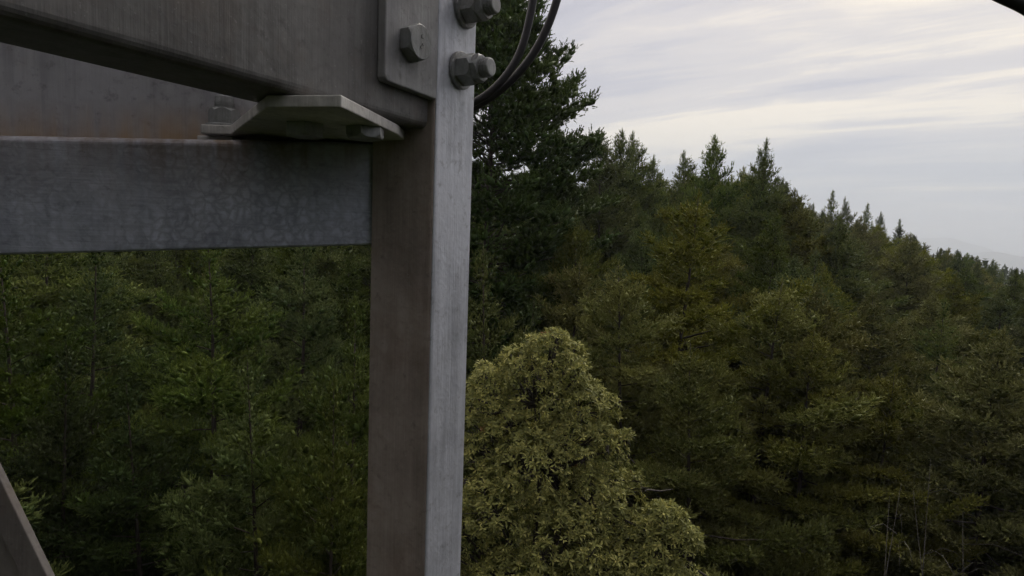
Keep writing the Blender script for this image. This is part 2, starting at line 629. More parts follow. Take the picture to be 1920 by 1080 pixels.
def tube(pts, rads, sides=5):
    """tapered tube as (verts, tris)"""
    pts = np.array(pts, dtype=float)
    n = len(pts)
    V, T = [], []
    for i in range(n):
        t = pts[min(i + 1, n - 1)] - pts[max(i - 1, 0)]
        t /= max(1e-9, np.linalg.norm(t))
        a = np.cross(t, [0.31, 0.87, 0.39])
        a /= np.linalg.norm(a)
        b = np.cross(t, a)
        for k in range(sides):
            g = 2 * math.pi * k / sides
            V.append(pts[i] + (a * math.cos(g) + b * math.sin(g)) * rads[i])
    for i in range(n - 1):
        for k in range(sides):
            k2 = (k + 1) % sides
            T += [(i * sides + k, i * sides + k2, (i + 1) * sides + k2), (i * sides + k, (i + 1) * sides + k2, (i + 1) * sides + k)]
    c0, c1 = len(V), len(V) + 1
    V += [pts[0], pts[-1]]
    for k in range(sides):
        k2 = (k + 1) % sides
        T += [(c0, k2, k), (c1, (n - 1) * sides + k, (n - 1) * sides + k2)]
    return np.array(V), np.array(T)


class Acc:
    def __init__(self):
        self.v, self.t, self.n = [], [], 0

    def add(self, vt):
        v, t = vt
        self.v.append(np.asarray(v))
        self.t.append(np.asarray(t) + self.n)
        self.n += len(v)

    def arrays(self):
        return np.concatenate(self.v), np.concatenate(self.t)


ICO_T = (1 + 5 ** 0.5) / 2
ICO_V = np.array([(-1, ICO_T, 0), (1, ICO_T, 0), (-1, -ICO_T, 0), (1, -ICO_T, 0), (0, -1, ICO_T), (0, 1, ICO_T), (0, -1, -ICO_T), (0, 1, -ICO_T), (ICO_T, 0, -1), (ICO_T, 0, 1), (-ICO_T, 0, -1), (-ICO_T, 0, 1)]) / math.sqrt(1 + ICO_T ** 2)
ICO_F = np.array([(0, 11, 5), (0, 5, 1), (0, 1, 7), (0, 7, 10), (0, 10, 11), (1, 5, 9), (5, 11, 4), (11, 10, 2), (10, 7, 6), (7, 1, 8), (3, 9, 4), (3, 4, 2), (3, 2, 6), (3, 6, 8), (3, 8, 9), (4, 9, 5), (2, 4, 11), (6, 2, 10), (8, 6, 7), (9, 8, 1)])


def conifer(seed, H, Rad, cs, whorl, per, shape, ragged, lump, dens, sh_len, n_need, nl, nw, dead=6, top_up=1.1, wood=True, bare=0.26, asc=0.0, core=0.40, gap=0.48, fan=0.6):
    """a fir: whorls of boughs, each bough a row of tufts (an uneven twiggy heart bristling with needled shoots)"""
    rng = np.random.default_rng(seed)
    LC, LE, LR, LV = [], [], [], []          # tufts: centre, long axis, radii, variation
    wd = Acc()
    lean = rng.normal(0, 0.12, 2)

    def stem(z):
        q = (z / H)
        return np.array([lean[0] * q * q * 2 + 0.06 * math.sin(z * 0.5 + seed), lean[1] * q * q * 2 + 0.06 * math.cos(z * 0.43 + seed * 2), z])

    zs = np.linspace(0, H, 14)
    r0 = H * 0.0105
    wd.add(tube([stem(z) for z in zs], [max(0.010, r0 * (1 - 0.97 * (z / H)) * (1.25 if z == 0 else 1)) for z in zs], 7))
    z = H * cs
    phase = rng.uniform(0, 6.28)
    sector = rng.uniform(0.8, 1.15, 12)
    zax = np.array([0, 0, 1.0])
    while z < H - 0.10:
        t = (H - z) / (H * (1 - cs))
        for kind in (0,):
            for k in (0,):
                phase += 2.39996 + rng.normal(0, 0.25)
                phi = phase
                zb = z
                tt = max(0.0, (H - zb) / (H * (1 - cs)))
                Lb = Rad * (math.tanh(tt * shape) / math.tanh(shape)) * (1 + rng.normal(0, ragged * 0.5)) * sector[int((phi % 6.2832) / 6.2832 * 12) % 12]
                if rng.random() < 0.2:
                    Lb *= rng.uniform(0.6, 0.85)
                if tt > 0.7:
                    Lb *= 1 - 0.35 * (tt - 0.7) / 0.3
                Lb = max(0.10, Lb + 0.05)
                a = np.interp(tt, [0, 0.08, 0.22, 0.5, 1.0], [1.9, top_up, 0.40, 0.0, -0.30]) + asc + rng.normal(0, 0.10)
                b = np.interp(tt, [0, 0.2, 0.6, 1.0], [0.25, 0.18, 0.34, 0.42]) + rng.normal(0, 0.06)
                out_v = np.array([math.cos(phi), math.sin(phi), 0.0])
                sid = np.array([-math.sin(phi), math.cos(phi), 0.0])
                bend = rng.normal(0, 0.12)
                base = stem(zb)
                nrm = 1.0 / math.sqrt(1 + a * a * 0.7)

                def pt(s):
                    s = np.atleast_1d(s)[:, None]
                    return base + Lb * nrm * (s * out_v + s * s * bend * sid) + zax * (Lb * nrm * (a * s + b * s * s))

                if wood and Lb > 0.6:
                    rb = 0.005 + 0.009 * Lb
                    ss = np.array([0.0, 0.35, 0.65, 0.9])
                    wd.add(tube(pt(ss), rb * (1 - 0.85 * ss), 3))
                brv = rng.random() ** 1.5
                size = lump * min(1.0, 0.30 + 0.55 * Lb)
                s0 = max(0.08 if Lb < 0.8 else 0.2, 1 - 1.9 / Lb)
                m = max(1, int(Lb * (1 - s0) / (size * 2 * gap)))
                sl = s0 + (0.97 - s0) * (np.arange(m) + rng.uniform(0.3, 1.0, m)) / m
                c0 = pt(sl)
                tg = pt(np.clip(sl + 0.02, 0, 1.02)) - pt(sl - 0.02)
                tg /= np.linalg.norm(tg, axis=1, keepdims=True)
                sv = np.cross(zax, tg)
                sv /= np.maximum(1e-6, np.linalg.norm(sv, axis=1, keepdims=True))
                LC.append(c0)
                LE.append(tg + zax * rng.uniform(0.1, 0.55, (m, 1)))
                LR.append(size * rng.uniform(0.7, 1.2, m) * (1.05 - 0.3 * sl))
                LV.append(np.stack([np.clip(rng.normal(0.45, 0.22, m), 0, 1), np.full(m, brv), sl], 1))
                # side sprays
                for sg in (-1, 1):
                    su = (sl - s0) / (1 - s0)
                    wdt = fan * min(Lb, 2.2) * np.sqrt(np.maximum(0.02, (su + 0.12) * (1 - su)))
                    k2 = np.floor(wdt / (size * 1.05)).astype(int)
                    for q in range(1, int(k2.max()) + 1 if len(k2) else 0):
                        i = np.where(k2 >= q)[0]
                        if len(i) == 0:
                            continue
                        off = q * size * 1.05 * rng.uniform(0.8, 1.15, len(i))
                        cc = c0[i] + sv[i] * (sg * off)[:, None] + tg[i] * (off * 0.55)[:, None] + zax * rng.normal(-0.04, 0.35 * size, (len(i), 1))
                        LC.append(cc)
                        LE.append(tg[i] * 1.1 + sv[i] * sg + zax * rng.uniform(0.1, 0.75, (len(i), 1)))
                        LR.append(size * rng.uniform(0.55, 1.05, len(i)))
                        LV.append(np.stack([np.clip(rng.normal(0.45, 0.22, len(i)), 0, 1), np.full(len(i), brv), sl[i]], 1))
        z += whorl / per * rng.uniform(0.6, 1.4) * np.interp(t, [0, 0.1, 0.35], [0.45, 0.55, 1.0])
    LC, LE, LR, LV = map(np.concatenate, (LC, LE, LR, LV))
    LE = LE / np.linalg.norm(LE, axis=1, keepdims=True)
    e2 = np.cross(zax, LE)
    e2 /= np.maximum(1e-6, np.linalg.norm(e2, axis=1, keepdims=True))
    e3 = np.cross(LE, e2)
    n = len(LC)
    rad3 = LR[:, None] * np.stack([rng.uniform(1.2, 1.8, n), rng.uniform(0.7, 0.95, n), rng.uniform(0.55, 0.8, n)], 1)

    def place(d, idx, f):
        w_ = d * rad3[idx] * f
        return LC[idx] + LE[idx] * w_[:, :1] + e2[idx] * w_[:, 1:2] + e3[idx] * w_[:, 2:3]

    # hearts
    jit = rng.uniform(0.45, 1.3, (n, 12, 1))
    kv = ICO_V[None] * jit * rad3[:, None, :] * core
    kv = LC[:, None] + LE[:, None] * kv[..., :1] + e2[:, None] * kv[..., 1:2] + e3[:, None] * kv[..., 2:3]
    kt = (ICO_F[None] + (np.arange(n) * 12)[:, None, None]).reshape(-1, 3)
    kc = np.empty((n, 12, 3), dtype=np.float32)
    kc[:, :, 0] = 0.0
    kc[:, :, 1] = LV[:, :1] * 0.8
    kc[:, :, 2] = LV[:, 1:2]
    # shoots
    cnt = np.maximum(4, (dens * LR * LR * (0.8 + 0.4 * rng.random(n))).astype(int))
    idx = np.repeat(np.arange(n), cnt)
    N_ = len(idx)
    d = rng.normal(size=(N_, 3))
    d[:, 0] += 0.35
    d[:, 2] += 0.25
    d /= np.linalg.norm(d, axis=1, keepdims=True)
    P = place(d, idx, (rng.uniform(0.25, 0.95, N_))[:, None])
    nrm_ = LE[idx] * d[:, :1] / 1.3 + e2[idx] * d[:, 1:2] / 0.9 + e3[idx] * d[:, 2:3] / 0.65
    nrm_ /= np.linalg.norm(nrm_, axis=1, keepdims=True)
    D = nrm_ * 0.75 + LE[idx] * rng.uniform(0.2, 0.8, (N_, 1)) + zax * rng.uniform(0.05, 0.6, (N_, 1)) + rng.normal(0, 0.15, (N_, 3))
    U = np.stack([rng.normal(0, .3, N_), rng.normal(0, .3, N_), np.ones(N_)], 1)
    S = sh_len * rng.uniform(0.6, 1.15, N_) * np.minimum(1.0, 0.5 + 0.5 * LR[idx] / lump)
    RN = np.clip(LV[idx, 0] + rng.normal(0, 0.12, N_), 0, 1)
    BR = LV[idx, 1]
    TW = np.clip(0.35 + 0.5 * LV[idx, 2] + rng.normal(0, 0.18, N_), 0, 1)
    # leader
    nlead = 14
    zl = np.linspace(H - 0.7, H, nlead)
    ph = rng.uniform(0, 6.28, nlead)
    spread = np.linspace(1.0, 0.05, nlead)
    P = np.concatenate([P, np.array([stem(q) for q in zl])])
    D = np.concatenate([D, np.stack([np.cos(ph) * spread, np.sin(ph) * spread, np.ones(nlead)], 1)])
    U = np.concatenate([U, np.repeat([[0.3, 1.0, 0.1]], nlead, 0)])
    S = np.append(S, np.full(nlead, sh_len * 0.8))
    RN = np.append(RN, np.full(nlead, 0.6))
    BR = np.append(BR, np.full(nlead, 0.3))
    TW = np.append(TW, np.full(nlead, 0.7))
    for k in range(dead):
        zb = rng.uniform(H * cs * 0.3, H * cs * 1.05)
        phi = rng.uniform(0, 6.28)
        ln = rng.uniform(0.6, 1.8)
        s0 = stem(zb)
        o_ = np.array([math.cos(phi), math.sin(phi), 0])
        wd.add(tube([s0, s0 + o_ * ln * 0.5 + [0, 0, -0.05], s0 + o_ * ln + [0, 0, -0.25 * ln]], [0.02, 0.013, 0.004], 3))
    pick = rng.integers(0, 3, len(P))
    vs, cs_ = [], []
    for q in range(3):
        tv, tt = shoot_template(rng, n_need, nl, nw)
        i = pick == q
        v, c = place_template(tv, tt, P[i], D[i], U[i], S[i], RN[i], BR[i], TW[i])
        vs.append(v)
        cs_.append(c)
    V, C = np.concatenate(vs), np.concatenate(cs_)
    T = np.arange(len(V), dtype=np.int32).reshape(-1, 3)
    T = np.concatenate([T, kt + len(V)])
    V = np.concatenate([V, kv.reshape(-1, 3)])
    C = np.concatenate([C, kc.reshape(-1, 3)])
    wv, wt = wd.arrays()
    return (V, T, C), (wv, wt)


VARIANTS = {}


def make_variant(key, mat, **kw):
    (V, T, C), (wv, wt) = conifer(**kw)
    crown = np_mesh('crown_' + key, V, T, C)
    crown.materials.append(M[mat])
    trunk = np_mesh('trunk_' + key, wv, wt, smooth=True)
    trunk.materials.append(M['bark'])
    VARIANTS[key] = (crown, trunk, kw['H'])
    return len(T) + len(wt)


tri = 0
NEAR = dict(lump=0.20, dens=480, sh_len=0.165, n_need=8, nl=0.36, nw=0.14)
NEAR_A = dict(NEAR, lump=0.29, dens=450, gap=0.46)
tri += make_variant('near_a', 'fir', seed=11, H=22, Rad=3.7, cs=0.44, whorl=0.98, per=6, shape=1.2, ragged=0.6, **NEAR_A)
VARIANTS['near_b'] = VARIANTS['near_a']
tri += make_variant('near_o', 'olive_fir', seed=13, H=22, Rad=4.0, cs=0.46, whorl=0.98, per=6, shape=1.25, ragged=0.55, **dict(NEAR, lump=0.25, dens=450, gap=0.46))
MID = dict(lump=0.27, dens=220, sh_len=0.23, n_need=6, nl=0.42, nw=0.18)
for i, (k, mt, rd, sh, rg) in enumerate((('mid_a', 'fir', 3.7, 1.35, 0.25), ('mid_c', 'olive_fir', 4.1, 1.4, 0.35), ('mid_d', 'fir', 4.0, 1.3, 0.28))):
    tri += make_variant(k, mt, seed=40 + i, H=25, Rad=rd, cs=0.50, whorl=0.64, per=6, shape=sh, ragged=rg, **MID)
VARIANTS['mid_b'] = VARIANTS['mid_a']
FAR = dict(lump=0.5, dens=60, sh_len=0.45, n_need=5, nl=0.44, nw=0.24, wood=False, dead=0)
for i, (k, rd, sh) in enumerate((('far_a', 3.6, 1.5), ('far_b', 3.1, 1.4))):
    tri += make_variant(k, 'far_fir', seed=60 + i, H=25, Rad=rd, cs=0.45, whorl=0.75, per=5, shape=sh, ragged=0.3, **FAR)
# the tall old fir behind the leg: broad, dense, dark crown
tri += make_variant('old', 'fir', seed=77, H=33, Rad=4.9, cs=0.52, whorl=0.40, per=6, shape=2.0, ragged=0.10, core=0.52, top_up=0.9, asc=0.15, dead=4,
                    lump=0.36, dens=140, sh_len=0.26, n_need=5, nl=0.40, nw=0.18, fan=0.75)
# open-grown spire with short boughs
tri += make_variant('spire', 'fir', seed=81, H=25, Rad=3.3, cs=0.40, whorl=0.60, per=5, shape=1.0, ragged=0.3, bare=0.1,
                    lump=0.34, dens=90, sh_len=0.32, n_need=5, nl=0.42, nw=0.18)
print('conifer variant triangles', tri)

rnd = random.Random(5)


def put_tree(key, x, y, top_z, label, group, name='fir_tree', wid=1.0, rz=None, mat=None):
    crown, trunk, H = VARIANTS[key]
    base = gz(x, y) - 0.1
    h = top_z - base
    s = h / H
    root = empty(name, (x, y, base))
    root.rotation_euler = (0, 0, rnd.uniform(0, 6.28) if rz is None else rz)
    root.scale = (s * wid, s * wid, s)
    tag(root, label, 'tree', group)
    link('trunk', trunk, None, root)
    c = link('crown', crown, None, root)
    if mat:
        c.material_slots[0].link = 'OBJECT'
        c.material_slots[0].material = M[mat]
    return root


def put_px(key, u, v, depth, label, group, **kw):
    p = at(u, v, depth)
    return put_tree(key, p.x, p.y, p.z, label, group, **kw)


TAKEN = []


def hero(key, u, v, depth, label, wid=1.0, group='fir trees singled out by their tops', rz=None, sp=1.6, mat=None):
    p = at(u, v, depth)
    TAKEN.append((p.x, p.y, sp))
    return put_tree(key, p.x, p.y, p.z, label, group, wid=wid, rz=rz, mat=mat)


hero('old', 925, -60, 24, 'tall broad old fir right behind the steel leg, rising above the frame', rz=0.4, sp=4, mat='deep_fir')
hero('mid_a', 1131, 248, 36, 'pointed fir top just beside the broad old fir', wid=0.9)
hero('mid_d', 1172, 246, 39, 'taller of the twin fir tops right of the broad old fir', wid=0.85)
hero('mid_b', 1197, 250, 41, 'slimmer of the twin fir tops right of the broad old fir', wid=0.9)
hero('mid_a', 1232, 296, 40, 'lower fir top stepping down beside the twin tops', wid=0.8)
hero('mid_b', 1292, 285, 48, 'short fir top in the dip of the skyline', wid=1.0)
hero('mid_d', 1341, 257, 37, 'tall fir with a ragged narrow top at the middle of the skyline', wid=0.8)
hero('mid_a', 1438, 266, 35, 'tall dense fir standing highest at the end of the near skyline', wid=0.85)
hero('spire', 1526, 385, 70, 'smallest thin fir spire right of the tall dense fir', wid=0.8)
hero('spire', 1560, 360, 72, 'tallest of the thin fir spires right of the tall dense fir', wid=1.05)
hero('mid_a', 1588, 371, 70, 'thin fir spire second tallest in its row', wid=0.6)
hero('spire', 1625, 384, 80, 'thin fir spire with a bare leader, third in its row', wid=1.1)
hero('mid_d', 1650, 398, 84, 'thin fir spire fourth in its row, close beside its neighbour', wid=0.5)
hero('spire', 1688, 413, 98, 'last thin fir spire before the distant blue hills', wid=1.0)
hero('near_o', 1265, 358, 21, 'large olive green fir in front of the dip in the skyline', wid=1.15)
hero('near_o', 1110, 405, 22, 'olive fir leaning out beneath the broad old fir', wid=0.9)
hero('near_o', 1215, 500, 17, 'bushy olive fir above the broadleaf tree', wid=1.1)
hero('near_o', 1415, 520, 19, 'broad olive fir filling the middle of the slope', wid=1.2)
hero('near_o', 1640, 690, 17, 'smaller olive fir with a pointed top low on the slope', wid=1.0)
hero('near_a', 1545, 470, 26, 'dark green fir standing below the thin spires', wid=1.0)
hero('near_o', 1505, 610, 18, 'full olive fir low on the slope before the broad olive fir', wid=1.1)
hero('near_o', 1335, 640, 15, 'dense olive fir just behind the small rounded broadleaf tree', wid=1.0)
hero('near_b', 1890, 640, 20, 'dusky green fir at the edge of the frame on the slope', wid=1.1)
hero('near_a', 1760, 560, 26, 'dark fir above the bare dead twigs', wid=1.0)
hero('near_b', 925, 470, 14, 'bright green fir top peeking out beside the steel leg', wid=0.85, mat='pale_fir')
hero('near_a', 985, 560, 17, 'dark fir behind the top of the broadleaf tree', wid=1.0, mat='deep_fir')
hero('near_a', 400, 430, 15, 'big green fir below the middle of the lower beam', wid=1.05)
hero('near_b', 560, 440, 18, 'green fir between the lower beam and the steel leg', wid=1.1)
hero('near_a', 150, 440, 17, 'dark green fir below the left part of the lower beam', wid=1.0, mat='deep_fir')
hero('near_b', 20, 460, 14, 'dark fir at the edge of the frame under the lower beam', wid=1.0, mat='deep_fir')
hero('near_a', 490, 680, 11.5, 'lower green fir top with pale tufts in front of the big green fir', wid=0.9, mat='pale_fir')
hero('near_b', 655, 560, 12.5, 'pale tufted fir half hidden by the steel leg', wid=0.8, mat='pale_fir')
hero('near_a', 90, 650, 12.5, 'shadowy fir low beside the diagonal brace', wid=0.9, mat='deep_fir')
hero('near_b', 270, 720, 12.5, 'low dark fir in the shade left of the pale tufts', wid=1.0, mat='deep_fir')
hero('near_a', 610, 720, 10.0, 'rounded pale green fir beside the steel leg, lower of the two', wid=0.75, mat='pale_fir')

# ---- the rest of the wood: trees on a jittered grid, each as tall as the skyline allows
SKY_U = [-600, 0, 880, 1090, 1130, 1210, 1300, 1440, 1490, 1520, 1600, 1700, 1740, 1920, 2500]
SKY_V = [260, 260, 260, 330, 300, 320, 320, 305, 355, 388, 402, 430, 450, 500, 535]


def to_px(p):
    d = CAM_ROT.transposed() @ (Vector(p) - EYE)
    if d.z > -0.1:
        return None
    return 960 + FPX * d.x / -d.z, 540 - FPX * d.y / -d.z


NAMED = [(925, 24, 'broad old fir'), (1131, 36, 'pointed fir beside the old fir'), (1183, 39, 'twin fir tops'), (1232, 40, 'lower fir stepping down from the twin tops'),
         (1292, 48, 'short fir in the dip'), (1341, 37, 'ragged middle fir'), (1438, 35, 'tall dense fir'), (1526, 70, 'smallest thin spire'), (1574, 71, 'tallest thin spires'),
         (1637, 82, 'bare tipped spire pair'), (1688, 98, 'last thin spire'), (1265, 21, 'large olive fir'), (1110, 22, 'leaning olive fir'), (1215, 17, 'bushy olive fir'),
         (1415, 19, 'broad olive fir'), (1640, 17, 'smaller pointed olive fir'), (1545, 26, 'dark fir below the spires'), (1890, 20, 'dusky fir at the frame edge'),
         (1760, 26, 'dark fir above the bare twigs'), (985, 17, 'dark fir behind the broadleaf top'), (400, 15, 'big green fir below the beam'), (560, 18, 'green fir between beam and leg'),
         (150, 17, 'dark green fir below the beam'), (20, 14, 'dark fir at the frame edge'), (490, 11.5, 'pale tufted low fir'), (90, 12.5, 'shadowy fir by the brace'), (270, 12.5, 'low dark fir in the shade')]


def zone(u, r):
    k = min(NAMED, key=lambda n: abs(n[0] - u) / 60.0 + abs(math.log(n[1] / r)) * 2.2)
    rel = 'behind' if r > k[1] * 1.08 else ('in front of' if r < k[1] * 0.92 else 'beside')
    if r > 110 and u > 1690:
        return 'tiny fir on the far forest edge under the hazy hills', 'firs on the far forest edge'
    word = 'olive green' if (u > 1050 and r < 45) else ('small' if r > 60 else 'dark green')
    return '%s fir massed %s the %s' % (word, rel, k[2]), 'firs %s the %s' % (rel, k[2])


CAND = []
r = 12.0
while r < 420:
    step = 3.9 if r < 32 else (4.1 if r < 70 else 4 + r * 0.028)
    half = 47
    n = int(2 * R(half) * r / step)
    for k in range(n):
        a = R(-half) + 2 * R(half) * (k + rnd.uniform(0.1, 0.9)) / n
        rr = r + rnd.uniform(-0.45, 0.45) * step
        CAND.append((rr * math.sin(a), rr * math.cos(a), rr))
    r += step * 1.05
placed = 0
FAR_SPOTS = []
for (x, y, rr) in CAND:
    if any((x - tx) ** 2 + (y - ty) ** 2 < sp * sp for tx, ty, sp in TAKEN):
        continue
    g0 = to_px((x, y, EYE.z))
    if g0 is None:
        continue
    u = g0[0]
    # keep the broadleaf tree and the dead-twig gap clear
    if rr < 15.5 and 700 < u < 1850:
        continue
    if rr < 24 and 1660 < u < 1830:
        continue
    if rr < 27 and rnd.random() < (0.55 if u < 700 else 0.3):
        continue
    S = np.interp(u, SKY_U, SKY_V)
    if rr < 18:
        v = rnd.uniform(600, 840) if u > 700 else rnd.uniform(480, 800)
    elif rr < 25:
        v = rnd.uniform(max(S + 90, 470), 680)
    elif rr < 36:
        v = rnd.uniform(S + 60, S + 190)
    elif rr < 60:
        v = rnd.uniform(S + 4, S + 80)
    else:
        v = S + abs(rnd.gauss(0, 13)) + 4
    top = at(u, v, y).z
    gh = gz(x, y)
    hgt = min(max(top - gh, 9.0), 30.0)
    top = gh + hgt
    if rr > 130 or placed > 262 or (rr > 46 and u < 1030) or (rr > 75 and u < 1330):
        FAR_SPOTS.append((x, y, min(hgt, 26), gh))
        continue
    if rr < 21:
        key = rnd.choice(['near_a', 'near_b']) if u < 1050 else 'near_o'
    elif rr < 80:
        key = rnd.choice(['mid_a', 'mid_b', 'mid_d']) if u < 1050 else rnd.choice(['mid_c', 'mid_c', 'mid_a', 'mid_d'])
    else:
        key = rnd.choice(['far_a', 'far_b', 'mid_a', 'mid_d'])
    lab, grp = zone(u, rr)
    put_tree(key, x, y, top, lab, grp, wid=rnd.uniform(0.85, 1.2))
    placed += 1
print('placed', placed, 'far', len(FAR_SPOTS))


# ---- the far wood: thousands of small firs running down to the plain, one mass with the unseen firs round the tower
def far_wood():
    rng = np.random.default_rng(3)
    spots = list(FAR_SPOTS)
    r = 420.0
    while r < 2600:
        step = 7 + r * 0.02
        n = int(R(62) * r / step)
        for k in range(n):
            a = R(-6) + R(62) * (k + rng.random()) / n
            rr = r + rng.uniform(-.5, .5) * step
            x, y = rr * math.sin(a), rr * math.cos(a)
            spots.append((x, y, rng.uniform(16, 25) * (1 + min(1, r / 4000)), gz(x, y)))
        r += step
    # the wood closes round the tower too: unseen firs added to block sky light
    for k in range(70):
        a = R(rng.uniform(62, 298))
        rr = rng.uniform(7.5, 34)
        x, y = rr * math.sin(a), rr * math.cos(a)
        spots.append((x, y, rng.uniform(24, 33), gz(x, y)))
    V, C = [], []
    for (x, y, h, g) in spots:
        n = 900 if math.hypot(x, y) < 36 else 46 if math.hypot(x, y) < 420 else 18
        t = rng.random(n) ** 0.6
        rad = 0.16 * h * t ** 0.85
        ph = rng.uniform(0, 6.283, n)
        z = g + h - t * h * 0.8
        o = np.stack([x + np.cos(ph) * rad * 0.3, y + np.sin(ph) * rad * 0.3, z + 0.02 * h], 1)
        wv = 0.5 * (0.05 + 0.11 * t) * h * (0.35 if n > 500 else 1 if n > 20 else 1.7)
        sx = np.stack([-np.sin(ph) * wv, np.cos(ph) * wv, np.zeros(n)], 1)
        tip = np.stack([x + np.cos(ph) * rad * 1.25, y + np.sin(ph) * rad * 1.25, z - rng.uniform(-0.02, 0.07, n) * h], 1)
        tip[0] = (x, y, g + h)
        o[0] = (x, y, g + h * 0.9)
        sx[0] *= 0.4
        V.append(np.stack([o - sx, o + sx, tip], 1).reshape(-1, 3))
        c = np.empty((n * 3, 3), dtype=np.float32)
        c[:, 0] = np.tile([0.1, 0.1, 0.5], n)
        c[:, 1] = rng.random()
        c[:, 2] = rng.random() * 0.5
        C.append(c)
    V, C = np.concatenate(V), np.concatenate(C)
    me = np_mesh('forest', V, np.arange(len(V)).reshape(-1, 3), C)
    o = link('forest', me, M['far_fir'])
    tag(o, 'far fir wood running down the ridge toward the hazy hills, with unseen firs added round the tower', 'forest', kind='stuff')
    print('far wood trees', len(spots), 'tris', len(V) // 3)


far_wood()


# ------------------------------------------------------------------ broadleaf trees
def leaf_cluster_arrays(rng, n, ll, lw):
    """a rosette of long leaves round a shoot tip pointing up +Z; 4 triangles a leaf"""
    V, T, C = [], [], []
    for i in range(n):
        ph = i * 2.39996 + rng.uniform(-0.3, 0.3)
        el = np.interp(i / max(1, n - 1), [0, 1], [-0.15, 1.05]) + rng.normal(0, 0.15)
        l = ll * rng.uniform(0.7, 1.15) * (1.0 if i < n * 0.7 else 0.75)
        d = np.array([math.cos(ph) * math.cos(el), math.sin(ph) * math.cos(el), math.sin(el)])
        s = np.array([-math.sin(ph), math.cos(ph), 0])
        u = np.cross(d, s)
        w_ = lw * rng.uniform(0.8, 1.2)
        p0 = d * l * 0.08
        m = d * l * 0.58 + u * (-0.0)
        tip = d * l - np.array([0, 0, 0.10 * l])
        fold = -u * w_ * 0.22
        b = len(V)
        V += [p0, m + s * w_ / 2 - fold, m + fold * 0.4, m - s * w_ / 2 - fold, tip]
        T += [(b, b + 1, b + 2), (b, b + 2, b + 3), (b + 1, b + 4, b + 2), (b + 2, b + 4, b + 3)]
        k = min(1.0, max(0.0, rng.normal(0.45, 0.2)))
        tv = 0.25 + 0.75 * i / n
        C += [(tv * 0.8, k, 0)] * 5
    return np.array(V), np.array(T), np.array(C)


